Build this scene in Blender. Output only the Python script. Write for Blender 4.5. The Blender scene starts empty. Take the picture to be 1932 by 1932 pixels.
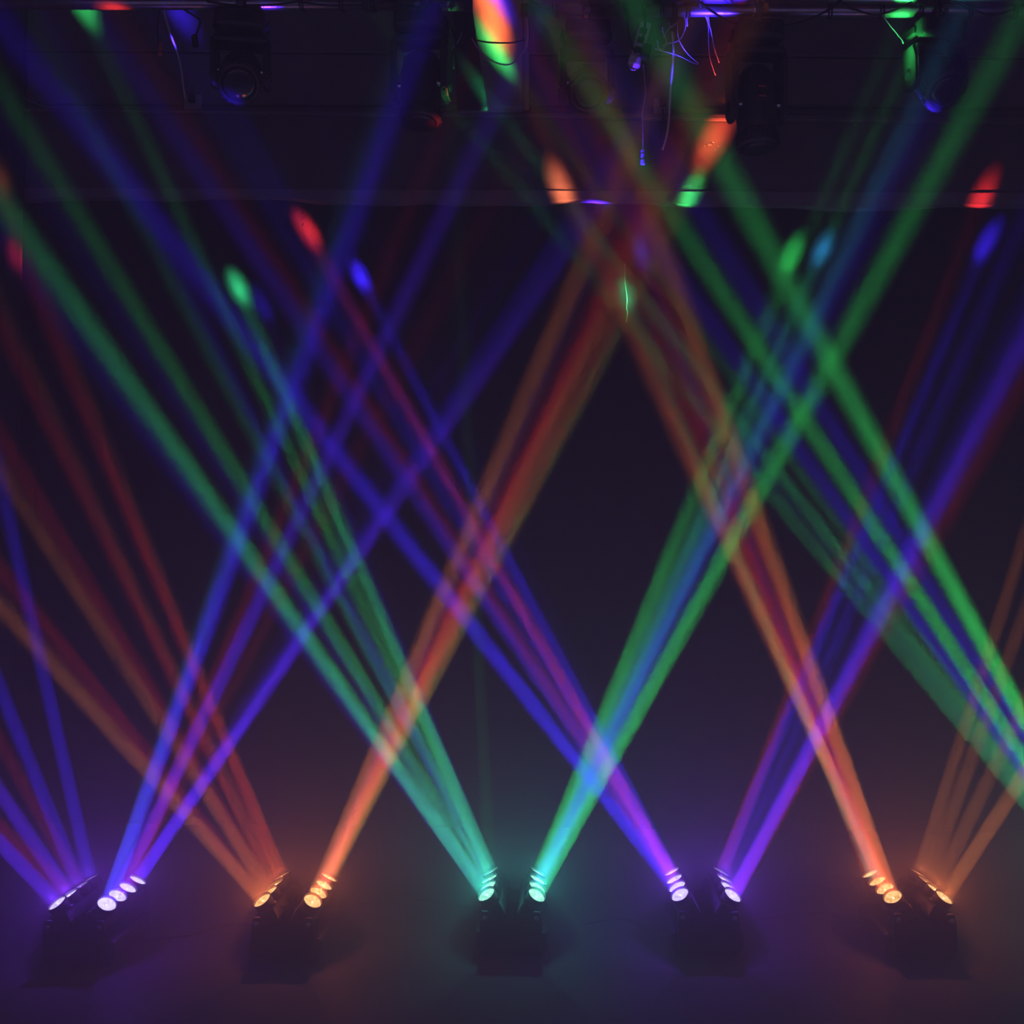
import bpy, bmesh, math, random
from mathutils import Vector, Matrix
random.seed(7)
sc = bpy.context.scene
COL = sc.collection
# ------------------------------------------------------------------ camera, world, exposure
F_PX = 2090.0; CAM_H = 1.37; YAW = math.radians(2.3); PITCH = math.radians(2.3)
cam_d = bpy.data.cameras.new('camera'); cam = bpy.data.objects.new('camera', cam_d); COL.objects.link(cam)
cam_d.sensor_width = 36; cam_d.lens = 36*F_PX/1932; cam_d.clip_start = .01
cam.location = (0, 0, CAM_H); cam.rotation_euler = (math.pi/2+PITCH, 0, YAW)
sc.camera = cam
vs = sc.view_settings
vs.view_transform = 'Standard'; vs.look = 'None'; vs.gamma = 1; vs.use_curve_mapping = False; vs.exposure = 0.0
world = bpy.data.worlds.new('dim_room_glow'); sc.world = world; world.use_nodes = True
bg = world.node_tree.nodes['Background']; bg.inputs[0].default_value = (.55, .36, 1.0, 1); bg.inputs[1].default_value = .205
cy = sc.cycles
cy.use_denoising = True; cy.use_adaptive_sampling = False
cy.max_bounces = 3; cy.diffuse_bounces = 1; cy.glossy_bounces = 2; cy.transmission_bounces = 2
cy.volume_bounces = 0; cy.volume_step_rate = 1.0; cy.volume_max_steps = 64; cy.transparent_max_bounces = 6; cy.caustics_reflective = False; cy.caustics_refractive = False
cy.sample_clamp_indirect = 2.0
HAZE_FLOOR = .48; HAZE_FALL = 1.12   # density at the floor, height over which it thins by e
GAIN = 4.3            # overall lamp output of the beams
SPILL = .36          # stray light leaving each lens sideways

# ------------------------------------------------------------------ photo pixel -> place in the room
def ray(u, v):
    x = (u-966)/F_PX; z = -(v-966)/F_PX; y = 1.0
    y2 = y*math.cos(PITCH)-z*math.sin(PITCH); z2 = y*math.sin(PITCH)+z*math.cos(PITCH)
    return Vector((x*math.cos(YAW)-y2*math.sin(YAW), x*math.sin(YAW)+y2*math.cos(YAW), z2))
def at(u, v, Y):
    r = ray(u, v); t = Y/r.y
    return r*t+Vector((0, 0, CAM_H))
def atz(u, v, z):
    r = ray(u, v); return r*((z-CAM_H)/r.z)+Vector((0, 0, CAM_H))

# ------------------------------------------------------------------ materials
def mat(name, col, rough=.6, metal=0, noise=None, bump=0, bscale=40, spec=.4, emit=None, es=0):
    m = bpy.data.materials.new(name); m.use_nodes = True; nt = m.node_tree; b = nt.nodes['Principled BSDF']
    b.inputs['Base Color'].default_value = (*col, 1); b.inputs['Roughness'].default_value = rough
    b.inputs['Metallic'].default_value = metal; b.inputs['Specular IOR Level'].default_value = spec
    if emit: b.inputs['Emission Color'].default_value = (*emit, 1); b.inputs['Emission Strength'].default_value = es
    tc = nt.nodes.new('ShaderNodeTexCoord')
    if noise:
        n = nt.nodes.new('ShaderNodeTexNoise'); n.inputs['Scale'].default_value = noise[0]; n.inputs['Detail'].default_value = 6
        nt.links.new(tc.outputs['Object'], n.inputs['Vector'])
        r = nt.nodes.new('ShaderNodeValToRGB'); r.color_ramp.elements[0].position = .3; r.color_ramp.elements[1].position = .7
        k = noise[1]
        r.color_ramp.elements[0].color = (*[c*(1-k) for c in col], 1); r.color_ramp.elements[1].color = (*[min(1, c*(1+k)) for c in col], 1)
        nt.links.new(n.outputs['Fac'], r.inputs['Fac']); nt.links.new(r.outputs['Color'], b.inputs['Base Color'])
    if bump:
        n2 = nt.nodes.new('ShaderNodeTexNoise'); n2.inputs['Scale'].default_value = bscale; n2.inputs['Detail'].default_value = 4
        nt.links.new(tc.outputs['Object'], n2.inputs['Vector'])
        bp = nt.nodes.new('ShaderNodeBump'); bp.inputs['Strength'].default_value = bump; bp.inputs['Distance'].default_value = .01
        nt.links.new(n2.outputs['Fac'], bp.inputs['Height']); nt.links.new(bp.outputs['Normal'], b.inputs['Normal'])
    return m
M = {}
M['floor'] = mat('black_stage_floor', (.045, .043, .047), .75, noise=(3, .25), bump=.15, bscale=60)
M['wall'] = mat('grey_wall_board', (.13, .122, .13), .7, noise=(5, .15), bump=.25, bscale=25)
M['wall_low'] = mat('grey_wall_board_lower', (.10, .094, .10), .75, noise=(6, .2), bump=.35, bscale=18)
M['ceiling'] = mat('dark_ceiling', (.05, .05, .055), .9, noise=(4, .2))
M['strip'] = mat('pale_hem_strip', (.20, .195, .21), .6, noise=(8, .12))
M['curtain'] = mat('black_velvet', (.06, .058, .062), .95, noise=(14, .2), spec=.1)
M['pillar'] = mat('pale_painted_column', (.30, .29, .31), .65, noise=(7, .08))
M['black'] = mat('black_plastic', (.008, .008, .009), .6, noise=(30, .2))
M['black_gloss'] = mat('black_gloss_shell', (.02, .02, .022), .3, noise=(20, .15))
M['head_shell'] = mat('moving_head_shell', (.03, .03, .033), .38, noise=(25, .12))
M['rubber'] = mat('rubber', (.012, .012, .012), .8, noise=(40, .2))
M['metal'] = mat('galvanised_pipe', (.42, .42, .45), .32, metal=.85, noise=(18, .12))
M['steel'] = mat('bright_steel', (.6, .6, .62), .25, metal=1, noise=(40, .1))
M['white_cable'] = mat('white_cable_sheath', (.75, .74, .78), .4, noise=(60, .06))
M['grey_wire'] = mat('thin_grey_wire', (.5, .5, .56), .4, noise=(60, .1))
M['black_cable'] = mat('black_cable_sheath', (.02, .02, .022), .45, noise=(60, .1))
M['plate'] = mat('white_plate', (.34, .31, .36), .45, noise=(30, .05))
M['strip_box'] = mat('power_strip_plastic', (.62, .56, .66), .4, noise=(30, .06))
M['orange_tag'] = mat('orange_tag', (.8, .28, .1), .6, noise=(30, .1))
M['lens_front'] = mat('dark_lens', (.02, .02, .03), .08, spec=.8)
M['blue_lit_plastic'] = mat('blue_lit_connector', (.25, .3, .7), .4, noise=(30, .1))  # blue light on the hanging connector is put into its base colour
M['red_tinted'] = mat('red_tinted_plastic', (.7, .12, .08), .4, noise=(30, .1))  # carries the red light on the small hanging connector as base colour
M['rope'] = mat('pale_thread', (.45, .5, .4), .8, noise=(80, .1))

def emissive(name, col, strength, scale=60):
    """a lit reflector: emission broken up by the facets of the optic"""
    m = bpy.data.materials.new(name); m.use_nodes = True; nt = m.node_tree; nt.nodes.clear()
    o = nt.nodes.new('ShaderNodeOutputMaterial'); e = nt.nodes.new('ShaderNodeEmission')
    tc = nt.nodes.new('ShaderNodeTexCoord'); v = nt.nodes.new('ShaderNodeTexVoronoi'); v.inputs['Scale'].default_value = scale
    r = nt.nodes.new('ShaderNodeValToRGB')
    r.color_ramp.elements[0].color = (*[c*.55 for c in col], 1); r.color_ramp.elements[1].color = (1, 1, 1, 1)
    r.color_ramp.elements[0].position = .05; r.color_ramp.elements[1].position = .8
    nt.links.new(tc.outputs['Object'], v.inputs['Vector']); nt.links.new(v.outputs['Color'], r.inputs['Fac'])
    mx = nt.nodes.new('ShaderNodeMix'); mx.data_type = 'RGBA'; mx.blend_type = 'MULTIPLY'; mx.inputs['Factor'].default_value = 1
    mx.inputs['A'].default_value = (*col, 1); nt.links.new(r.outputs['Color'], mx.inputs['B'])
    nt.links.new(mx.outputs['Result'], e.inputs['Color']); e.inputs['Strength'].default_value = strength
    nt.links.new(e.outputs[0], o.inputs[0]); m.cycles.emission_sampling = 'NONE'
    return m
def lens_glass(name, col, glow):
    """clear cover lens that lets the reflector through and glows a little itself"""
    m = bpy.data.materials.new(name); m.use_nodes = True; nt = m.node_tree; nt.nodes.clear()
    o = nt.nodes.new('ShaderNodeOutputMaterial'); e = nt.nodes.new('ShaderNodeEmission'); t = nt.nodes.new('ShaderNodeBsdfTransparent')
    g = nt.nodes.new('ShaderNodeBsdfGlossy'); g.inputs['Roughness'].default_value = .15
    e.inputs['Color'].default_value = (*col, 1); e.inputs['Strength'].default_value = glow
    a = nt.nodes.new('ShaderNodeMixShader'); a.inputs[0].default_value = .1
    b = nt.nodes.new('ShaderNodeMixShader'); b.inputs[0].default_value = .35
    nt.links.new(t.outputs[0], a.inputs[1]); nt.links.new(g.outputs[0], a.inputs[2])
    nt.links.new(a.outputs[0], b.inputs[1]); nt.links.new(e.outputs[0], b.inputs[2]); nt.links.new(b.outputs[0], o.inputs[0])
    m.cycles.emission_sampling = 'NONE'
    return m

# ------------------------------------------------------------------ mesh helpers
def obj(name, bm, m, parent=None, loc=(0, 0, 0), rot=(0, 0, 0), smooth=False):
    me = bpy.data.meshes.new(name); bmesh.ops.recalc_face_normals(bm, faces=bm.faces); bm.to_mesh(me); bm.free()
    if smooth:
        for p in me.polygons: p.use_smooth = True
    me.materials.append(m)
    o = bpy.data.objects.new(name, me); COL.objects.link(o); o.location = loc; o.rotation_euler = rot
    if parent: o.parent = parent
    return o
def thing(name, label, cat, loc=(0, 0, 0), rot=(0, 0, 0), group=None):
    o = bpy.data.objects.new(name, None); COL.objects.link(o); o.location = loc; o.rotation_euler = rot
    o.empty_display_size = .05
    o['label'] = label; o['category'] = cat
    if group: o['group'] = group
    return o
def tag(o, label, cat, group=None):
    o['label'] = label; o['category'] = cat
    if group: o['group'] = group
    return o
def struct(name, bm, m, parent=None, **k):
    o = obj(name, bm, m, parent, **k)
    if parent is None: o['kind'] = 'structure'
    return o
def box(bm, x0, x1, y0, y1, z0, z1, bev=0, seg=2, mtx=None):
    r = bmesh.ops.create_cube(bm, size=1)
    vs_ = r['verts']
    for v in vs_:
        v.co = Vector((x0+(v.co.x+.5)*(x1-x0), y0+(v.co.y+.5)*(y1-y0), z0+(v.co.z+.5)*(z1-z0)))
    if bev:
        es = list({e for v in vs_ for e in v.link_edges})
        n0 = set(bm.verts)
        r2 = bmesh.ops.bevel(bm, geom=es, offset=bev, segments=seg, affect='EDGES', profile=.5)
        vs_ = list({v for f in r2['faces'] for v in f.verts} | {v for v in vs_ if v.is_valid})
    if mtx is not None:
        for v in vs_: v.co = mtx @ v.co
    return bm
def lathe(bm, prof, n=28, mtx=None, cap=True):
    """prof: (radius, height) pairs turned about local z"""
    rings = []
    for r, z in prof:
        ring = []
        for k in range(n):
            a = 2*math.pi*k/n; p = Vector((r*math.cos(a), r*math.sin(a), z))
            ring.append(bm.verts.new(mtx @ p if mtx is not None else p))
        rings.append(ring)
    for a, b in zip(rings, rings[1:]):
        for k in range(n):
            bm.faces.new((a[k], a[(k+1) % n], b[(k+1) % n], b[k]))
    if cap:
        bm.faces.new(rings[0][::-1]); bm.faces.new(rings[-1])
    return bm
def smooth_path(pts, k=6):
    P = [Vector(p) for p in pts]
    if len(P) < 3: return P
    Q = [P[0]*2-P[1]]+P+[P[-1]*2-P[-2]]; out = []
    for i in range(1, len(Q)-2):
        for j in range(k):
            t = j/k
            a, b, c, d = Q[i-1], Q[i], Q[i+1], Q[i+2]
            out.append(.5*((2*b)+(c-a)*t+(2*a-5*b+4*c-d)*t*t+(3*b-a-3*c+d)*t**3))
    out.append(P[-1]); return out
def tube(bm, pts, r, n=8, sm=True, k=6):
    P = smooth_path(pts, k) if sm else [Vector(p) for p in pts]
    rings = []; up = Vector((0, 1, .01))
    for i, p in enumerate(P):
        t = (P[min(i+1, len(P)-1)]-P[max(i-1, 0)])
        if t.length < 1e-7: t = Vector((0, 0, 1))
        t.normalize()
        u = up-t*up.dot(t)
        if u.length < 1e-3: u = Vector((1, 0, 0))-t*t.x
        u.normalize(); w = t.cross(u); up = u
        rings.append([bm.verts.new(p+(u*math.cos(2*math.pi*j/n)+w*math.sin(2*math.pi*j/n))*r) for j in range(n)])
    for a, b in zip(rings, rings[1:]):
        for j in range(n): bm.faces.new((a[j], a[(j+1) % n], b[(j+1) % n], b[j]))
    bm.faces.new(rings[0][::-1]); bm.faces.new(rings[-1])
    return bm
def prism(bm, pts, y0, y1):
    """polygon of (x, z) points pushed from y0 to y1"""
    a = [bm.verts.new((x, y0, z)) for x, z in pts]; b = [bm.verts.new((x, y1, z)) for x, z in pts]
    bm.faces.new(a); bm.faces.new(b[::-1])
    for i in range(len(pts)):
        j = (i+1) % len(pts); bm.faces.new((a[j], a[i], b[i], b[j]))
    return bm
BM = bmesh.new

# ------------------------------------------------------------------ the setting
XL, XR, YF, YB, ZC = -4.2, 4.6, -1.0, 6.2, 4.35
WY = 5.45                                             # face of the boarded wall above the stage opening
bm = box(BM(), XL, XR, YF, YB, -.1, 0); struct('floor', bm, M['floor'])
bm = box(BM(), XL, XR, YF, YB, ZC, ZC+.1); struct('ceiling', bm, M['ceiling'])
bm = box(BM(), XL-.1, XL, YF, YB, 0, ZC); struct('wall_left', bm, M['ceiling'])
bm = box(BM(), XR, XR+.1, YF, YB, 0, ZC); struct('wall_right', bm, M['ceiling'])
bm = box(BM(), XL, XR, YB-.1, YB, 0, ZC); struct('wall_back', bm, M['ceiling'])

def zpx(u, v, Y=WY): return at(u, v, Y).z
x0 = at(48, 300, WY).x; x1 = XR
def sloped(v_left, v_right, dx=0):
    """height at both ends of a line seen at v_left (x=60) and v_right (x=1900) on the wall"""
    a = at(60, v_left, WY); b = at(1900, v_right, WY); k = (b.z-a.z)/(b.x-a.x)
    return a.z+k*(x0-a.x), a.z+k*(x1-a.x)
def board(name, top, bot, y0, m, parent, y1=WY+.1):
    (a, b), (c, d) = top, bot
    bm = BM(); prism(bm, [(x0, c), (x1, d), (x1, b), (x0, a)], y0, y1)
    bmesh.ops.bevel(bm, geom=list(bm.edges), offset=.004, segments=1, affect='EDGES')
    return obj(name, bm, m, parent)
zt = (ZC, ZC); l1 = sloped(96, 110); l1b = sloped(98, 112); l2 = sloped(196, 203); l3 = sloped(208, 224); l3b = sloped(212, 236); l4 = sloped(356, 366); l5 = sloped(372, 391)
wall_u = BM(); prism(wall_u, [(x0, l4[0]), (x1, l4[1]), (x1, ZC), (x0, ZC)], WY+.03, WY+.12)
soffit = struct('wall_upper', wall_u, M['wall'])
board('panel', zt, l1, WY-.012, M['wall'], soffit, WY+.03)
board('panel', l1b, l2, WY, M['wall'], soffit, WY+.03)
board('ledge', l3, l3b, WY-.03, M['wall'], soffit, WY+.03)
board('panel', l3b, l4, WY, M['wall_low'], soffit, WY+.03)
# pale hem strip along the lower edge, its bottom edge slightly wavy
bm = BM(); N = 120
rows = []
for i in range(N+1):
    x = x0+(x1-x0)*i/N; t = i/N
    zt_ = l4[0]+(l4[1]-l4[0])*t; zb = l5[0]+(l5[1]-l5[0])*t
    zb += .010*math.sin(x*3.1+.6)+.006*math.sin(x*7.3)+.003*math.sin(x*17)
    yy = WY-.008+.003*math.sin(x*5)
    rows.append([bm.verts.new(p) for p in ((x, yy+.003, zt_+.003), (x, yy, zb), (x, yy+.05, zb-.002), (x, yy+.05, zt_+.003))])
for a, b in zip(rows, rows[1:]):
    for k in range(4): bm.faces.new((a[k], a[(k+1) % 4], b[(k+1) % 4], b[k]))
bm.faces.new(rows[0]); bm.faces.new(rows[-1][::-1])
struct('trim_1', bm, M['strip'])
# chips of flaked plaster on the lower board
for n_, (u, v, s) in enumerate([(1340, 273, .010), (1347, 268, .007), (1330, 275, .006), (1356, 275, .006), (1350, 282, .004), (1278, 349, .006), (1293, 352, .005), (1303, 350, .007), (1316, 352, .004), (1345, 352, .004), (1873, 362, .008)]):
    p = at(u, v, WY); bm = BM(); bmesh.ops.create_icosphere(bm, subdivisions=1, radius=s)
    for q in bm.verts: q.co = Vector((q.co.x*random.uniform(.8, 1.6), q.co.y*.5, q.co.z*random.uniform(.6, 1.1)))
    o = obj('plaster_chip', bm, M['strip'], soffit, loc=(p.x, WY, p.z))

# curtains
def curtain(name, xa, xb, y, za, zb, amp, period, label, hem=None, n=None):
    bm = BM(); n = n or int((xb-xa)/.02); nz = 10; g = []
    for i in range(n+1):
        x = xa+(xb-xa)*i/n; c = []
        for j in range(nz+1):
            t = j/nz; z = za+(zb-za)*t
            yy = y+amp*math.sin(2*math.pi*x/period+.8*math.sin(x*2.3)+.3*t)*(1-.35*t)+amp*.4*math.sin(x*31)
            c.append(bm.verts.new((x+.01*math.sin(x*9+t*2), yy, z)))
        g.append(c)
    for a, b in zip(g, g[1:]):
        for j in range(nz): bm.faces.new((a[j], b[j], b[j+1], a[j+1]))
    bmesh.ops.solidify(bm, geom=list(bm.faces), thickness=.004)
    o = obj(name, bm, M['curtain'], smooth=True); return tag(o, label, 'curtain')
curtain('stage_backdrop', at(66, 450, 5.6).x, XR-.1, 5.62, .01, 3.3, .006, .55, 'black backdrop curtain filling the stage opening under the pale hem strip')
curtain('leg_curtain', XL+.05, at(47, 450, 5.40).x, 5.36, .01, ZC-.05, .03, .16, 'narrow black side curtain with red light on its folds at the left edge')

# column hanging at the top middle, with the dark cloth in front of it
pc = thing('boxed_column', 'pale boxed column lit orange and green coming down the wall at top middle', 'column', (0, 0, 0))
a = at(862, 205, 5.37); b = at(987, 205, 5.37); zb = a.z
bm = box(BM(), a.x, b.x, 5.37, WY-.013, zb, ZC, bev=.006); obj('casing', bm, M['pillar'], pc)
c_ = at(998, 205, 5.40)
bm = box(BM(), b.x+.001, c_.x, 5.40, WY-.013, zb+.01, ZC, bev=.004); obj('side_casing', bm, M['pillar'], pc)
Yd = 4.62
pts = [at(852, -60, Yd), at(879, -60, Yd), at(920, 204, Yd), at(862, 206, Yd)]
bm = prism(BM(), [(p.x, p.z) for p in pts], Yd, Yd+.03)
bmesh.ops.bevel(bm, geom=list(bm.edges), offset=.004, segments=2, affect='EDGES')
o = obj('hanging_cloth_panel', bm, M['curtain']); tag(o, 'dark slanted panel hanging in front of the pale column', 'panel')

# ------------------------------------------------------------------ pipes
PY = 4.36
def pipe(name, ua, va, ub, vb, r, Y, label, ext=(0, 0), m='metal'):
    p, q = at(ua, va, Y), at(ub, vb, Y); d = (q-p).normalized()
    p = p-d*ext[0]; q = q+d*ext[1]
    t = thing(name, label, 'pipe', p)
    bm = tube(BM(), [Vector(), q-p], r, 24, sm=False); obj('pipe_run', bm, M[m], t, smooth=True)
    for e, s in ((Vector(), -1), (q-p, 1)):
        bm = tube(BM(), [e-d*.015, e+d*.015], r*1.12, 20, sm=False); obj('end_cap', bm, M['black'], t)
    # tape / tie wraps round the pipe
    return t, p, d
tl, pl, dl = pipe('lighting_pipe', 0, 6, 884, 9, .0235, PY, 'grey metal lighting pipe along the top left above two moving heads', (1.1, 0))
tr, pr, dr = pipe('lighting_pipe', 990, 19, 1932, 22, .0235, PY, 'grey metal lighting pipe along the top right above three moving heads', (0, 1.2))
tu, pu, du = pipe('upper_rail', 1240, -8, 1932, -7, .030, PY+.06, 'second metal rail lit blue and green above the right lighting pipe', (0, 1.2))
def wraps(t, p, d, us, Y, v):
    for u in us:
        q = at(u, v, Y)-p; s = q.dot(d)
        bm = BM()
        tube(bm, [d*(s-.012+.024*k/10)+Vector((0, math.cos(k*1.3)*.027, math.sin(k*1.3)*.027)) for k in range(11)], .0035, 6, k=3)
        obj('cable_tie', bm, M['black_cable'], t)
wraps(tl, pl, dl, [570, 645, 690, 704, 815], PY, 9)
wraps(tr, pr, dr, [1046, 1180, 1215, 1248, 1272, 1296, 1564, 1662, 1735, 1828, 1912], PY, 21)

# ------------------------------------------------------------------ moving head
def moving_head(u, v_top, label, tilt, yaw=0, W=.232, drop=.27, headlen=.20, headr=.085, pipe_v=20, tag_orange=False, u_w=None):
    p = at(u, v_top, PY); zp = at(u, pipe_v, PY).z
    t = thing('moving_head', label, 'stage light', p, (0, 0, yaw), 'moving head lights hanging from the pipes')
    h = zp-p.z
    # clamp: a hook over the pipe and a stem down to the base
    bm = BM()
    ring = [Vector((0, math.cos(a)*.033, h+math.sin(a)*.033)) for a in [math.radians(x) for x in range(-60, 241, 25)]]
    for dx in (-.012, .012): tube(bm, [q+Vector((dx, 0, 0)) for q in ring], .008, 8, k=2)
    box(bm, -.022, .022, -.018, .018, -.002, max(h-.03, .012), bev=.004)
    obj('clamp', bm, M['steel'] if tag_orange else M['black'], t)
    bm = BM(); lathe(bm, [(.007, 0), (.007, .05), (.012, .05), (.012, .06)], 10, Matrix.Translation((0, -.02, h-.035)) @ Matrix.Rotation(math.radians(90), 4, 'X'))
    obj('clamp_bolt', bm, M['steel'], t)
    # base
    bh = .082
    bm = BM(); box(bm, -W*.42, W*.42, -.085, .085, -bh, 0, bev=.018, seg=3)
    base = obj('base', bm, M['head_shell'], t)
    bm = BM(); box(bm, -.035, .035, -.0875, -.083, -bh*.75, -bh*.3, bev=.002); obj('display', bm, M['lens_front'], base)
    bm = BM(); lathe(bm, [(.004, 0), (.004, .004)], 8, Matrix.Translation((-.008, -.085, -.02)) @ Matrix.Rotation(math.radians(90), 4, 'X')); obj('indicator', bm, M['steel'], base)
    for s in (-1, 1):
        bm = BM(); box(bm, s*W*.42-.012, s*W*.42+.012, -.03, .03, -bh*.7, -bh*.3, bev=.006); obj('handle', bm, M['black'], base)
    # yoke: turntable disc, cross bar and two arms
    bm = lathe(BM(), [(.055, -bh-.014), (.06, -bh-.004), (.06, -bh+.002)], 28); obj('turntable', bm, M['black'], t, smooth=True)
    bm = BM(); box(bm, -W*.46, W*.46, -.05, .05, -bh-.045, -bh-.012, bev=.012, seg=3); obj('yoke_bridge', bm, M['head_shell'], t)
    for s in (-1, 1):
        xa, xb = s*W*.5, s*W*.375
        bm = BM()
        prof = [(-.035, -bh-.015), (.035, -bh-.015), (.058, -bh-.07), (.056, -drop-.03), (.03, -drop-.058), (-.03, -drop-.058), (-.056, -drop-.03), (-.058, -bh-.07)]
        va = [bm.verts.new((xa, y, z)) for y, z in prof]; vb = [bm.verts.new((xb, y, z)) for y, z in prof]
        bm.faces.new(va); bm.faces.new(vb[::-1])
        for i in range(8):
            j = (i+1) % 8; bm.faces.new((va[j], va[i], vb[i], vb[j]))
        bmesh.ops.recalc_face_normals(bm, faces=bm.faces)
        bmesh.ops.bevel(bm, geom=list(bm.edges), offset=.008, segments=2, affect='EDGES')
        arm = obj('yoke_arm', bm, M['head_shell'], t, smooth=False)
        bm = lathe(BM(), [(.02, 0), (.02, .004), (.014, .006)], 20, Matrix.Translation((xa, 0, -drop)) @ Matrix.Rotation(s*math.radians(90), 4, 'Y')); obj('pivot_cap', bm, M['lens_front'], arm)
        bm = lathe(BM(), [(.012, 0), (.012, .02)], 12, Matrix.Translation((s*(W*.375-.018), -.03, -drop)) @ Matrix.Rotation(s*math.radians(90), 4, 'Y')); obj('pivot_bolt', bm, M['steel'], arm)
    # the lamp head: a barrel on the pivot, mouth pointing down (local -z) before tilting
    R = Matrix.Translation((0, 0, -drop)) @ Matrix.Rotation(math.radians(tilt), 4, 'X')
    r = min(headr, W*.36)
    prof = [(r*.25, headlen*.55), (r*.62, headlen*.53), (r*.88, headlen*.42), (r*.98, headlen*.2), (r, -headlen*.05), (r*.97, -headlen*.30), (r*.92, -headlen*.34), (r*.92, -headlen*.37), (r*1.02, -headlen*.40), (r*1.02, -headlen*.52), (r*.9, -headlen*.56)]
    bm = lathe(BM(), prof, 36, R); head = obj('lamp_head', bm, M['head_shell'], t, smooth=True)
    bm = BM()
    n = 36
    for k in range(n):
        a_ = 2*math.pi*k/n
        box(bm, r*1.0, r*1.05, -.0028, .0028, -headlen*.53, -headlen*.39, mtx=R @ Matrix.Rotation(a_, 4, 'Z'))
    obj('cooling_fins', bm, M['head_shell'], head)
    bm = lathe(BM(), [(r*.86, -headlen*.555), (r*.6, -headlen*.59), (r*.2, -headlen*.61)], 32, R); obj('front_lens', bm, M['lens_front'], head, smooth=True)
    for k in (-1, 1):
        bm = box(BM(), -.014, .014, -r*1.02, -r*.95, k*.02-.003+headlen*.1, k*.02+.003+headlen*.1, mtx=R); obj('vent', bm, M['red_tinted'] if tag_orange else M['black'], head)
    if tag_orange:
        bm = lathe(BM(), [(.017, 0), (.017, .003)], 20, Matrix.Translation((-.045, -.086, -.03)) @ Matrix.Rotation(math.radians(90), 4, 'X')); obj('badge', bm, M['lens_front'], base)
    return t
moving_head(456, 31, 'all black moving head hanging first from the left on the left pipe', -50, .2, W=.235, drop=.24, headlen=.22, headr=.09, pipe_v=8)
moving_head(795, 28, 'moving head on the left pipe beside the pale column, its barrel pointing down', -8, -.1, W=.235, drop=.30, headlen=.27, headr=.085, pipe_v=9)
moving_head(1105, 50, 'moving head on the right pipe nearest the pale column, between column and power strip', -55, .1, W=.215, drop=.245, headlen=.20, headr=.083, pipe_v=20)
moving_head(1426, 50, 'large moving head pointing down beside red light on the wall', -5, .12, W=.225, drop=.33, headlen=.30, headr=.098, pipe_v=21, tag_orange=True)
moving_head(1762, 48, 'moving head farthest right, left yoke arm lit bright green', -42, .28, W=.235, drop=.215, headlen=.20, headr=.088, pipe_v=21)

# ------------------------------------------------------------------ cables, sockets and small things up there
def cable(name, pxs, r, m, label, cat='cable', n=8):
    bm = tube(BM(), [at(u, v, Y) for u, v, Y in pxs], r, n)
    o = obj(name, bm, M[m], smooth=True); return tag(o, label, cat)
def socket(u, v, label, w=.088):
    p = at(u, v, WY-.001); t = thing('wall_socket', label, 'socket', (p.x, WY, p.z), group='white sockets on the upper wall')
    bm = box(BM(), -w/2, w/2, -.012, .0, -w/2, w/2, bev=.004); obj('plate', bm, M['plate'], t)
    bm = BM(); box(bm, -.016, .016, -.045, -.012, -.004, .034, bev=.006); obj('plug', bm, M['black'], t)
    for s in (-1, 1):
        bm = box(BM(), s*.030-.002, s*.030+.002, -.0135, -.011, -.004, .004); obj('screw', bm, M['steel'], t)
    return t
socket(365, 196, 'white wall socket with black plug, at the foot of the long white cord')
socket(1250, 203, 'white wall socket with black plug, left of the large moving head')
cable('white_cord', [(314, 2, 4.42), (309, 8, 4.40), (311, 28, 4.45), (323, 68, 4.7), (334, 98, 4.9), (341, 125, 5.1), (345, 158, 5.3), (350, 188, WY-.02)], .0048, 'white_cable', 'white power cord running from the left pipe down to the wall socket', 'cable')
cable('black_cord', [(1250, 205, WY-.03), (1251, 216, WY-.04), (1249, 240, WY-.03), (1249, 262, WY-.02)], .004, 'black_cable', 'short black cord dropping from the right wall socket', 'cable')
cable('white_cord', [(1268, 60, 4.42), (1270, 82, 4.42), (1271, 100, 4.42), (1268, 140, 4.5), (1264, 185, 4.6), (1262, 225, 4.75), (1258, 255, 4.85), (1250, 283, 4.9)], .0045, 'white_cable', 'white cord lit blue hanging past the right wall socket with a loose end', 'cable')
# hanging connectors
def connector(u, v, Y, L, r, m, label, bands=2):
    p = at(u, v, Y); t = thing('cable_connector', label, 'connector', p, (.05, random.uniform(-.12, .12), 0), 'connectors hanging on loose cables')
    bm = lathe(BM(), [(r*.55, L), (r*.7, L*.92), (r, L*.85), (r, L*.45), (r*.85, L*.42), (r*.85, L*.3), (r*1.05, L*.27), (r*1.05, L*.05), (r*.9, 0)], 18); obj('shell', bm, M[m], t, smooth=False)
    for k in range(bands):
        z = L*(.3+.35*k); bm = lathe(BM(), [(r*1.15, z), (r*1.15, z+L*.05)], 18); obj('ring', bm, M['steel'], t)
    return t
connector(1213, 311, 4.42, .066, .0095, 'blue_lit_plastic', 'blue lit cable connector hanging lowest on a thin wire below the power strip')
connector(302, 106, 4.42, .055, .008, 'red_tinted', 'small red lit connector hanging left of the white cord')
connector(369, 88, 4.42, .05, .012, 'black', 'black cable plug with blue gleam hanging right of the white cord')
cable('hanging_wire', [(1214, 120, 4.42), (1216, 150, 4.42), (1218, 175, 4.42), (1212, 215, 4.42), (1213, 250, 4.42), (1213, 282, 4.42)], .0022, 'grey_wire', 'thin wire from the power strip down to the blue lit connector')
cable('hanging_wire', [(300, 4, 4.4), (301, 20, 4.4), (297, 50, 4.42), (299, 82, 4.42)], .003, 'black_cable', 'thin black wire holding the red lit connector')
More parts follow.
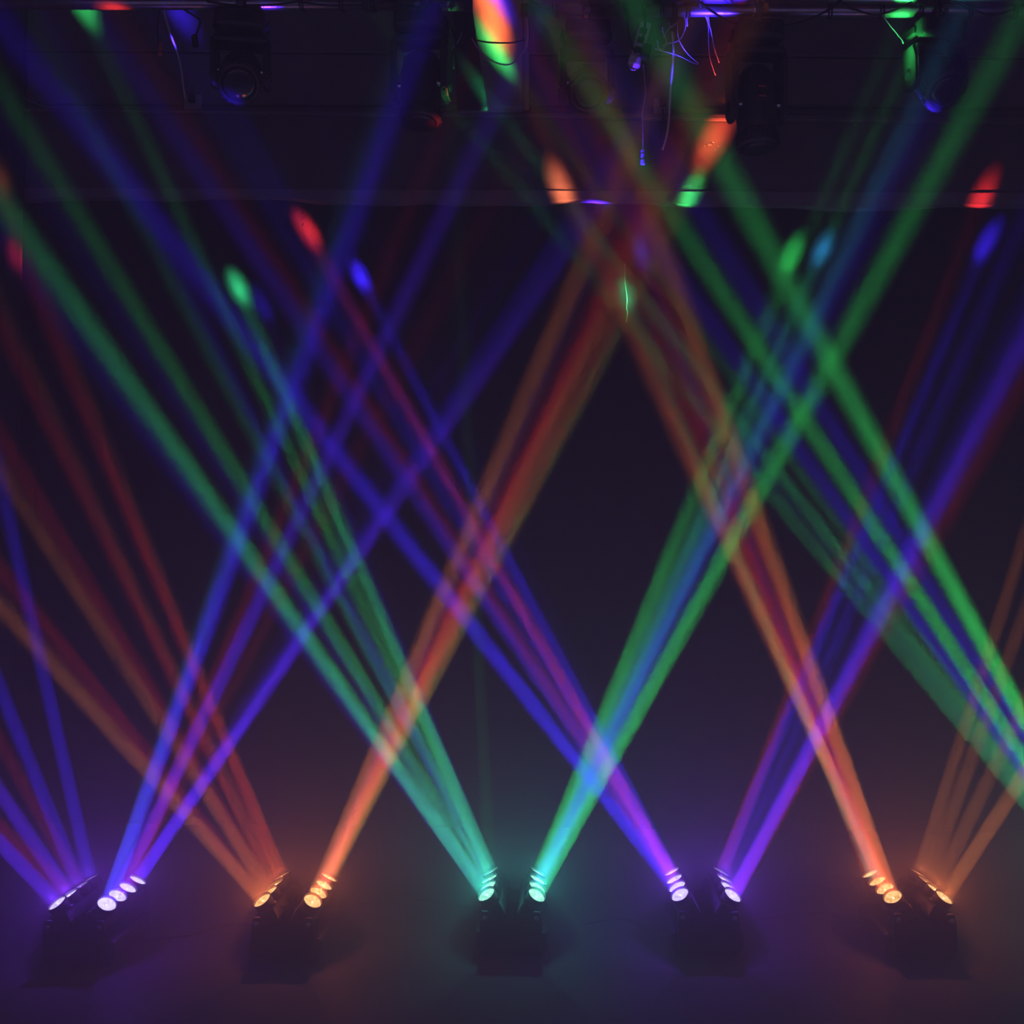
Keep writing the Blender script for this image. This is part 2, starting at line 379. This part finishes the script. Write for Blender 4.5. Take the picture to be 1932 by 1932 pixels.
cable('hanging_wire', [(332, -2, 4.38), (348, 18, 4.37), (368, 30, 4.37), (378, 40, 4.38), (372, 60, 4.42), (370, 68, 4.42)], .0045, 'black_cable', 'black cable looping from the left pipe to the black plug')
# power strip
p = at(1206, 88, 4.40)
ps = thing('power_strip', 'white power strip glowing violet, hanging on its cables below the right pipe', 'power strip', p, (0, math.radians(16), 0))
bm = box(BM(), -.024, .024, -.016, .016, -.085, .10, bev=.008, seg=3); obj('housing', bm, M['strip_box'], ps)
bm = box(BM(), -.026, .026, -.019, .013, -.083, -.045, bev=.006); obj('end_cover', bm, M['white_cable'], ps)
for z in (-.02, .02, .06):
    bm = box(BM(), -.014, .014, -.0175, -.015, z-.012, z+.012, bev=.002); obj('outlet', bm, M['black'], ps)
bm = BM(); tube(bm, [(-.010, 0, -.083), (-.010, 0, -.097), (.010, 0, -.097), (.010, 0, -.083)], .002, 6, k=3); obj('hanging_loop', bm, M['white_cable'], ps)
bm = box(BM(), .014, .052, -.05, -.018, -.055, .0, bev=.008); 
o = obj('plug_block', bm, M['black'], loc=p, rot=(0, math.radians(16), 0)); tag(o, 'black plug block stuck in the side of the power strip', 'plug')
def strands(rows, r, m, label, group):
    for k, row in enumerate(rows):
        o = cable('loose_wire', row, r, m, label[k] if isinstance(label, list) else label); o['group'] = group
blu = [
 ([(1250, 88, 4.4), (1258, 82, 4.4), (1272, 80, 4.4), (1285, 72, 4.4), (1293, 55, 4.4), (1294, 38, 4.38), (1284, 15, 4.35), (1276, 5, 4.34)], 'round loop of thin wire lit blue, right of the power strip'),
 ([(1240, 76, 4.4), (1243, 90, 4.4), (1250, 93, 4.4), (1257, 84, 4.4), (1256, 74, 4.4), (1251, 60, 4.4), (1250, 50, 4.4)], 'small tight coil of blue lit wire beside the power strip'),
 ([(1236, 92, 4.4), (1252, 97, 4.4), (1265, 100, 4.4), (1284, 107, 4.41), (1300, 115, 4.42), (1317, 122, 4.42)], 'straight blue lit wire crossing in front of the white cord'),
 ([(1278, 45, 4.4), (1280, 70, 4.4), (1288, 88, 4.4), (1300, 104, 4.4), (1318, 120, 4.41)], 'blue lit wire slanting down to the right from the wire loop'),
 ([(1262, 42, 4.4), (1266, 52, 4.4), (1275, 46, 4.4), (1279, 44, 4.4)], 'short kinked wire end above the wire loop'),
 ([(1252, 70, 4.4), (1262, 54, 4.4), (1272, 46, 4.4), (1285, 36, 4.4)], 'blue wire rising diagonally inside the wire loop'),
 ([(1328, 14, 4.35), (1334, 32, 4.37), (1337, 55, 4.4), (1337, 80, 4.4), (1340, 110, 4.4), (1350, 142, 4.4)], 'longest of the blue wires hanging left of the large moving head'),
 ([(1336, 14, 4.35), (1338, 40, 4.37), (1343, 66, 4.4), (1348, 90, 4.4), (1357, 118, 4.4)], 'shorter blue wire hanging left of the large moving head'),
 ([(1320, 8, 4.33), (1331, 30, 4.36), (1340, 52, 4.38), (1343, 68, 4.4)], 'thin wire crossing the two blue wires under the pipe'),
 ([(1292, 12, 4.34), (1296, 30, 4.36), (1297, 50, 4.39)], 'short dark wire hanging from the pipe beside the wire loop'),
]
for row, lab in blu:
    o = cable('loose_wire', row, .0022, 'grey_wire', lab); o['group'] = 'loose wires right of the power strip'
cable('drooping_cable', [(1300, -10, 4.30), (1322, 6, 4.31), (1350, 26, 4.30), (1380, 43, 4.29), (1410, 49, 4.28), (1445, 51, 4.28), (1480, 48, 4.29), (1520, 38, 4.31), (1560, 20, 4.32), (1600, -10, 4.32)], .0045, 'black_cable', 'black cable drooping across the front of the large moving head')
cable('drooping_cable', [(872, 60, 4.6), (890, 73, 4.6), (915, 79, 4.62), (945, 81, 4.63), (970, 80, 4.63), (990, 75, 4.6)], .0035, 'black_cable', 'upper black cable crossing the pale column')
cable('drooping_cable', [(890, 72, 4.58), (905, 95, 4.58), (925, 113, 4.58), (950, 122, 4.58), (968, 118, 4.58), (983, 103, 4.58), (993, 88, 4.58), (996, 60, 4.5), (992, 22, 4.38)], .0035, 'grey_wire', 'lower cable hanging in a deep curve below the pale column light')
cable('bent_wire', [(846, 100, 4.45), (857, 88, 4.45), (866, 75, 4.45), (871, 62, 4.5)], .003, 'grey_wire', 'short pale green wire beside the second moving head')
cable('head_cable', [(848, 50, 4.34), (856, 66, 4.33), (860, 85, 4.33), (856, 100, 4.33), (856, 130, 4.34)], .005, 'black_gloss', 'curved cable on the right side of the second moving head')
cable('drooping_cable', [(1662, 23, 4.33), (1672, 38, 4.33), (1688, 58, 4.32), (1702, 75, 4.31), (1704, 82, 4.32)], .0028, 'grey_wire', 'thin slanting cable running to the green lit moving head')
cable('drooping_cable', [(1170, 8, 4.36), (1183, 22, 4.33), (1185, 60, 4.33), (1192, 85, 4.34), (1200, 100, 4.35)], .005, 'black_cable', 'thick black cable looped down left of the power strip')
cable('drooping_cable', [(1217, 8, 4.36), (1217, 40, 4.33), (1216, 60, 4.35), (1212, 72, 4.37)], .005, 'black_cable', 'thick black cable entering the top of the power strip')
for (ua, ub) in ((390, 570), (560, 745), (740, 850)):
    o = cable('pipe_cable', [(ua, 2, 4.33), ((ua*3+ub)/4, 9, 4.325), ((ua+ub)/2, 10, 4.325), ((ua+ub*3)/4, 8, 4.325), (ub, 1, 4.33)], .004, 'black_cable', 'black cable sagging along the left pipe %s' % ('above the first moving head' if ua == 390 else 'between the two moving heads' if ua == 560 else 'above the second moving head'))
for (ua, ub, lab) in ((1000, 1170, 'above the middle moving head'), (1580, 1720, 'just left of the farthest right moving head'), (1800, 1940, 'at the far right corner')):
    cable('pipe_cable', [(ua, 2, 4.33), ((ua*3+ub)/4, 18, 4.325), ((ua+ub)/2, 28, 4.325), ((ua+ub*3)/4, 20, 4.325), (ub, 4, 4.33)], .004, 'black_cable', 'black cable sagging along the right pipe '+lab)
cable('wall_wire', [(40, 168, WY-.01), (43, 183, WY-.01), (60, 192, WY-.01), (80, 200, WY-.01), (102, 202, WY-.01)], .002, 'grey_wire', 'very thin wire on the wall at the upper left')
cable('dangling_thread', [(1179, 498, 5.606), (1179, 530, 5.606), (1181, 548, 5.606), (1183, 565, 5.606), (1182, 580, 5.606), (1184, 592, 5.606), (1181, 608, 5.606)], .0022, 'rope', 'thin frayed thread hanging on the backdrop in green light', 'thread')
bm = BM(); p = at(1446, 14, 4.335); box(bm, -.008, .008, -.002, .002, -.017, .017, bev=.001)
o = obj('paper_tag', bm, M['orange_tag'], loc=p); tag(o, 'small orange tag on the pipe above the large moving head', 'tag')
bm = BM(); p = at(1106, 32, 4.325); box(bm, -.007, .007, -.002, .002, -.014, .014, bev=.001)
o = obj('paper_tag', bm, M['orange_tag'], loc=p); tag(o, 'small reddish tag on the clamp of the middle moving head', 'tag')

# ------------------------------------------------------------------ floor bar lights
#          X left bar, X right bar, Y of the nearest lens, lens colour, reflector colour
FIX = [(-1.683, -1.511, 3.715, (.72, .6, 1), (.62, .45, 1), 'at the left end of the row, glowing white violet', 'v'),
       (-1.002, -.827, 3.775, (1, .62, .25), (1, .42, .12), 'second from the left, glowing warm orange', 'o'),
       (-.245, -.069, 3.87, (.45, 1, .8), (.15, .9, .6), 'in the middle of the row, glowing mint green', 'g'),
       (.423, .606, 3.895, (.75, .65, 1), (.62, .45, 1), 'glowing white violet, right of the mint green one', 'v'),
       (1.150, 1.326, 3.90, (1, .62, .25), (1, .42, .12), 'at the right end of the row, glowing warm orange', 'o'),
       (1.93, 2.105, 3.93, (.45, 1, .8), (.15, .9, .6), 'glowing mint green, outside the picture beyond the right orange one', 'g')]
LENS_Z = .205; PITCH_Y = .0915; LTILT = 28; LFAN = [-21, -12, -4, 3]
SP_COL = {'v': (.20, .035, 1.0), 'o': (1.0, .20, .06), 'g': (.04, .62, .55)}
def ndir(side, fan):
    th = math.radians(LTILT)*side; ph = math.radians(fan)
    return Vector((math.sin(th)*math.cos(ph), math.sin(ph), math.cos(th)*math.cos(ph)))
lensm, reflm = {}, {}
for k_, (lc, rc) in {'v': ((.55, .4, 1), (.86, .8, 1)), 'o': ((1, .33, .12), (1, .72, .30)), 'g': ((.12, .9, .55), (.55, 1, .85))}.items():
    lensm[k_] = lens_glass('lit_cover_lens_'+k_, lc, 1.4); reflm[k_] = emissive('lit_reflector_'+k_, rc, 3.4, 110)
LENSPOS = {}
def bar_light(i, spec):
    xl, xr, yn, lc, rc, where, key = spec
    xc = (xl+xr)/2; ym = yn+1.5*PITCH_Y
    t = thing('beam_bar_light', 'twin bar floor light '+where, 'stage light', (xc, ym, 0), group='twin bar beam lights in a row on the floor')
    bm = box(BM(), -.125, .125, -.165, .165, .018, .088, bev=.012, seg=2); base = obj('base', bm, M['black'], t)
    bm = box(BM(), -.04, .04, -.168, -.164, .035, .072, bev=.002); obj('display', bm, M['lens_front'], base)
    for sx in (-1, 1):
        for sy in (-1, 1):
            bm = lathe(BM(), [(.014, 0), (.017, .004), (.014, .02)], 14, Matrix.Translation((sx*.1, sy*.14, 0))); obj('foot', bm, M['rubber'], t)
    for sy in (-1, 1):
        bm = BM(); y0 = sy*.193
        prism(bm, [(-.10, .03), (.10, .03), (.108, .12), (.100, .165), (.075, .165), (.05, .12), (-.05, .12), (-.075, .165), (-.100, .165), (-.108, .12)], y0-.006, y0+.006)
        bmesh.ops.bevel(bm, geom=list(bm.edges), offset=.003, segments=1, affect='EDGES'); arm = obj('end_bracket', bm, M['black'], t)
        bm = box(BM(), -.09, .09, min(y0, sy*.16), max(y0, sy*.16), .035, .05); obj('bracket_foot', bm, M['black'], t)
        for sx in (-1, 1):
            bm = lathe(BM(), [(.009, 0), (.009, .006), (.005, .009)], 12, Matrix.Translation((sx*.0875, y0+sy*.006, .145)) @ Matrix.Rotation(-sy*math.radians(90), 4, 'X')); obj('pivot_screw', bm, M['steel'], arm)
    for side, X in ((-1, xl), (1, xr)):
        Rm = Matrix.Rotation(math.radians(LTILT)*side, 4, 'Y')
        c = Vector((X-xc, 0, LENS_Z)); nrm0 = ndir(side, 0)
        org = c-nrm0*.012
        T = Matrix.Translation(org) @ Rm
        bm = BM(); box(bm, -.036, .036, -.182, .182, -.075, -.018, bev=.012, seg=3, mtx=T)
        for k in range(15):
            y = -.165+k*.0236; box(bm, -.032, .032, y-.003, y+.003, -.087, -.07, mtx=T)
        bar = obj('lamp_bar', bm, M['black'], t)
        for h in range(4):
            y = (h-1.5)*PITCH_Y; n = ndir(side, LFAN[h]); q = Vector((c.x, y, c.z))
            LENSPOS[(i, side, h)] = (Vector((xc, ym, 0))+q, n)
            R4 = Matrix.Translation(q) @ n.to_track_quat('Z', 'Y').to_matrix().to_4x4()
            # housing cup: outer shell and inner bowl, open at the top
            bm = lathe(BM(), [(.022, -.042), (.032, -.03), (.0345, -.002), (.0345, .002), (.0325, .002), (.0315, -.005)], 28, R4, cap=False); obj('lens_cup', bm, M['black'], bar, smooth=True)
            bm = BM(); lathe(bm, [(.008, -.024), (.018, -.021), (.026, -.013), (.0305, -.006)], 28, R4, cap=False)
            bm.faces.ensure_lookup_table(); lathe(bm, [(.008, -.024), (.0001, -.023)], 28, R4, cap=False); obj('lit_reflector', bm, reflm[key], bar, smooth=False)
            bm = lathe(BM(), [(.0325, -.002), (.026, .0015), (.014, .004), (.0002, .005)], 28, R4, cap=False); obj('cover_lens', bm, lensm[key], bar, smooth=True)
            l = bpy.data.lights.new('lens_spill', 'POINT'); l.energy = SPILL*(1.4 if h < 2 else .7)*{'o': 1.7, 'v': 2.6, 'g': 1.8}[key]; l.color = SP_COL[key]; l.shadow_soft_size = 0.002
            lo = bpy.data.objects.new('lens_spill', l); COL.objects.link(lo); lo.parent = t; lo.location = q+n*.024
    return t
ROOTS = [bar_light(i+1, s) for i, s in enumerate(FIX)]

# ------------------------------------------------------------------ the beams: real lamps behind each lens
R_ = (1, .035, .03); G_ = (.045, 1, .16); B_ = (.045, .015, 1); V_ = (.10, .016, 1); O_ = (1, .27, .065); C_ = (.03, .45, 1); T_ = (.05, 1, .34); W_ = (1, .2, .07)
def beam(fx, side, head, u, v, mode, col, L, spread=1.6, size=.05):
    P, n = LENSPOS[(fx, side, head)]
    P = P+n*.012
    if isinstance(mode, tuple):            # lands at this depth of the room
        Tg = at(u, v, mode[0])
    else:                                  # leans towards (-) or away from (+) the camera by this angle
        k = math.tan(math.radians(mode)); lo, hi = 1.2, 6.5
        f = lambda Y: (Y-P.y)-k*math.hypot(at(u, v, Y).x-P.x, at(u, v, Y).z-P.z)
        for _ in range(60):
            m_ = (lo+hi)/2
            if f(m_) > 0: hi = m_
            else: lo = m_
        Tg = at(u, v, (lo+hi)/2)
    d = Tg-P
    l = bpy.data.lights.new('beam_lamp', 'AREA'); l.shape = 'DISK'; l.size = size; l.spread = math.radians(spread*1.2)
    l.energy = L*GAIN; l.color = col
    o = bpy.data.objects.new('beam_lamp', l); COL.objects.link(o)
    root = ROOTS[fx-1]; o.parent = root; o.location = P-root.location
    o.rotation_euler = d.to_track_quat('-Z', 'Y').to_euler()
    return o
L, Rr = -1, 1
CUR = (5.6,); WAL = (5.44,)
FA = [-12, -3, 8, 20]
BEAMS = [
 # fixture 1, right bar: three blue shafts with dull red between
 (1, Rr, 0, 775, 120, FA[0], B_, .50, 1.6), (1, Rr, 0, 745, 120, FA[0], C_, .05, 1.6),
 (1, Rr, 1, 930, 215, FA[1], V_, .34, 1.5), (1, Rr, 2, 770, 400, FA[2], R_, .055, 1.8), (1, Rr, 1, 905, 430, FA[1], R_, .03, 2.2),
 (1, Rr, 3, 1125, 392, (5.52,), V_, .42, 1.6),
 # fixture 1, left bar
 (1, L, 0, 0, 1590, FA[0], V_, .30, 1.8), (1, L, 1, 0, 1495, FA[1], V_, .24, 1.8), (1, L, 2, 0, 1299, FA[2], B_, .20, 1.6), (1, L, 3, 25, 1016, FA[3], B_, .20, 1.6),
 (1, L, 1, 0, 1560, FA[1], R_, .04, 1.8), (1, L, 2, 0, 1400, FA[2], R_, .03, 1.8),
 # fixture 2, left bar: orange splitting to red and brown
 (2, L, 0, 0, 1142, FA[0], O_, .11, 1.6), (2, L, 0, 0, 1075, FA[0], R_, .06, 1.6),
 (2, L, 1, 0, 885, FA[1], O_, .08, 1.5), (2, L, 1, 30, 870, FA[1], R_, .06, 1.5),
 (2, L, 2, 0, 612, FA[2], R_, .075, 1.5), (2, L, 2, 20, 612, FA[2], O_, .03, 1.5),
 (2, L, 3, 72, 545, FA[3], R_, .05, 1.4), (2, L, 3, 90, 560, FA[3], O_, .03, 1.4),
 # fixture 2, right bar
 (2, Rr, 0, 1120, 450, FA[0], O_, .19, 1.6), (2, Rr, 1, 1200, 480, FA[1], O_, .19, 1.6), (2, Rr, 1, 1165, 490, FA[1], R_, .18, 1.8), (2, Rr, 2, 1165, 520, FA[2], R_, .10, 1.6),
 # fixture 3, left bar
 (3, L, 0, 80, 490, FA[0], T_, .24, 1.6), (3, L, 0, 60, 520, FA[0], B_, .12, 1.9),
 (3, L, 1, 156, 418, FA[1], G_, .14, 1.5), (3, L, 1, 125, 430, FA[1], B_, .08, 1.8),
 (3, L, 2, 290, 430, FA[2], B_, .14, 1.5), (3, L, 2, 255, 400, FA[2], G_, .06, 1.4), (3, L, 2, 146, -12, WAL, G_, .12, 1.3),
 (3, L, 3, 456, 556, CUR, T_, .22, 1.5), (3, L, 3, 520, 640, (5.5,), B_, .06, 1.6),
 # fixture 3, right bar
 (3, Rr, 0, 1703, 436, FA[0], G_, .32, 1.6), (3, Rr, 1, 1630, 400, FA[1], C_, .26, 1.6), (3, Rr, 2, 1547, 483, CUR, C_, .12, 1.4), (3, Rr, 0, 1660, 420, FA[0], B_, .08, 1.6),
 (3, Rr, 3, 1487, 495, CUR, G_, .16, 1.5),
 # fixture 4, left bar
 (4, L, 0, 380, 527, FA[0], B_, .52, 1.6), (4, L, 1, 432, 405, FA[1], V_, .28, 1.6), (4, L, 2, 587, 447, CUR, R_, .20, 1.3), (4, L, 1, 210, 10, (4.36,), R_, .07, 1.3),
 (4, L, 2, 325, -4, WAL, B_, .13, 1.5), (4, L, 3, 687, 535, CUR, B_, .30, 1.2),
 # fixture 4, right bar
 (4, Rr, 0, 1932, 640, FA[0], V_, .50, 1.7), (4, Rr, 0, 1900, 640, FA[0], B_, .10, 2.0), (4, Rr, 0, 1950, 680, FA[0], R_, .07, 2.0),
 (4, Rr, 1, 1912, 470, FA[1], B_, .10, 1.4), (4, Rr, 2, 1932, 390, FA[2], B_, .06, 1.2), (4, Rr, 3, 1857, 468, CUR, B_, .24, 1.4),
 # fixture 5, left bar
 (5, L, 0, 1245, 455, FA[0], O_, .24, 1.6), (5, L, 0, 1215, 455, FA[0], R_, .12, 1.8),
 (5, L, 1, 932, 36, (5.36,), (1, .15, .03), .23, 1.6), (5, L, 1, 1165, 470, FA[1], R_, .16, 1.6),
 (5, L, 2, 1185, 565, CUR, T_, .09, 1.4), (5, L, 3, 1200, 470, FA[3]-6, R_, .11, 1.6), (5, L, 2, 1236, 545, (5.5,), B_, .06, 1.6),
 # fixture 5, right bar
 (5, Rr, 0, 1932, 1462, FA[0], O_, .13, 1.3), (5, Rr, 1, 1932, 1330, FA[1], O_, .06, 1.2), (5, Rr, 2, 1932, 1160, FA[2], O_, .06, 1.1), (5, Rr, 3, 1932, 1020, FA[3], O_, .07, 1.1),
 # fixture 6 (just outside the frame), left bar: the green fan at the right
 (6, L, 0, 1413, 400, FA[0], G_, .44, 1.7), (6, L, 0, 1431, 581, FA[0], B_, .22, 1.7), (6, L, 1, 1359, 545, FA[1], G_, .30, 1.5), (6, L, 1, 1504, 846, FA[1], B_, .20, 1.6),
 (6, L, 2, 1486, 914, FA[2], T_, .11, 1.0), (6, L, 3, 1478, 961, FA[2]+2, G_, .08, 1.0), (6, L, 3, 1558, 1040, FA[2]+2, C_, .03, 1.1),
 # light that lands on the wall, column, pipes and hanging lights
 (2, Rr, 3, 1345, 266, WAL, (1, .09, .03), .20, 1.9), (2, Rr, 3, 1300, 370, WAL, G_, .06, 1.3), (5, L, 1, 1061, 360, WAL, W_, .12, 1.7), (4, Rr, 3, 1850, 378, WAL, R_, .07, 1.5),
 (6, L, 2, 940, 100, (5.36,), G_, .065, 1.0), (6, L, 2, 992, 72, (5.28,), B_, .07, 1.0),
 (4, L, 2, 328, 82, (4.76,), B_, .20, 2.0),
 (1, Rr, 3, 1320, 55, (4.36,), B_, .14, 2.0), (1, Rr, 3, 1345, 4, (4.40,), B_, .08, 1.2), (2, Rr, 1, 1212, 290, (4.42,), B_, .03, 1.0), (1, Rr, 3, 1205, 95, (4.40,), V_, .03, 1.4),
 (3, Rr, 2, 1704, 132, (4.30,), G_, .10, 1.2), (3, Rr, 2, 1757, 184, (4.36,), B_, .10, 1.4),
 (3, Rr, 3, 1705, 18, (4.36,), G_, .07, 1.2), (3, Rr, 1, 1850, 2, (4.42,), B_, .08, 1.3), (3, L, 3, 842, 8, (4.36,), G_, .011, 1.2),
 (2, L, 3, 36, 490, (5.36,), R_, .06, 1.4), (4, L, 2, 500, 11, (4.36,), V_, .015, 1.4), (4, L, 2, 425, 168, (4.3,), B_, .03, 1.0),
]
for b in BEAMS:
    beam(*b[:9])

# ------------------------------------------------------------------ cables and bits on the floor
def floor_cable(name, pts, r, label, m='black_cable'):
    bm = tube(BM(), [(p.x, p.y, r) for p in (atz(u, v, 0) for u, v in pts)], r, 8)
    return tag(obj(name, bm, M[m], smooth=True), label, 'cable')
floor_cable('floor_cable', [(1100, 1745), (1180, 1735), (1260, 1770), (1340, 1752), (1430, 1735), (1540, 1722), (1620, 1740)], .005, 'black cable on the floor between the two right lights of the row')
floor_cable('floor_cable', [(250, 1778), (300, 1772), (360, 1765), (430, 1745), (520, 1752)], .005, 'black cable on the floor between the two left lights of the row')
floor_cable('floor_cable', [(640, 1700), (720, 1706), (800, 1698), (890, 1716)], .005, 'black cable on the floor between the orange and mint green lights')
bm = BM()
c0 = atz(1600, 1672, 0)
tube(bm, [(c0.x+math.cos(a)*(.07+.002*a)-.03, c0.y+math.sin(a)*.06, .006+.0015*a) for a in [i*.45 for i in range(40)]], .005, 8, k=2)
tag(obj('coiled_cable', bm, M['black_gloss'], smooth=True), 'coiled black cable on the floor left of the right orange light', 'cable')
# a low cord with steel clips at the foot of the backdrop
ls = thing('string_of_clips', 'thin cord with small shiny clips along the foot of the backdrop at left', 'cord', at(92, 1545, 5.606))
o0 = ls.location.copy(); pts = []
for k in range(41):
    u = 92+k*9.8; p = at(u, 1545+1.5*math.sin(k*.8), 5.606); pts.append(p-o0)
obj('cord', tube(BM(), pts[::4], .002, 6, k=4), M['black_cable'], ls, smooth=True)
for k in range(2, 41, 2):
    bm = lathe(BM(), [(.003, -.008), (.005, 0), (.003, .006)], 8, Matrix.Translation(pts[k])); obj('clip', bm, M['steel'], ls)

# ------------------------------------------------------------------ haze filling the room
bm = box(BM(), XL+.002, XR-.002, YF+.002, YB-.102, .002, ZC-.002)
hm = bpy.data.materials.new('stage_haze'); hm.use_nodes = True; nt = hm.node_tree; nt.nodes.clear()
o_ = nt.nodes.new('ShaderNodeOutputMaterial'); v_ = nt.nodes.new('ShaderNodeVolumeScatter')

tc_ = nt.nodes.new('ShaderNodeTexCoord'); sp_ = nt.nodes.new('ShaderNodeSeparateXYZ')
m1 = nt.nodes.new('ShaderNodeMath'); m1.operation = 'MULTIPLY'; m1.inputs[1].default_value = -1/HAZE_FALL
m2 = nt.nodes.new('ShaderNodeMath'); m2.operation = 'POWER'; m2.inputs[0].default_value = math.e
m3 = nt.nodes.new('ShaderNodeMath'); m3.operation = 'MULTIPLY'; m3.inputs[1].default_value = HAZE_FLOOR
nt.links.new(tc_.outputs['Object'], sp_.inputs[0]); nt.links.new(sp_.outputs['Z'], m1.inputs[0])
nt.links.new(m1.outputs[0], m2.inputs[1]); nt.links.new(m2.outputs[0], m3.inputs[0]); nt.links.new(m3.outputs[0], v_.inputs['Density'])
v_.inputs['Anisotropy'].default_value = 0.0
nt.links.new(v_.outputs[0], o_.inputs['Volume'])
hz = obj('stage_haze', bm, hm); hz['kind'] = 'stuff'; tag(hz, 'thin theatrical haze filling the stage and catching the light beams', 'haze')
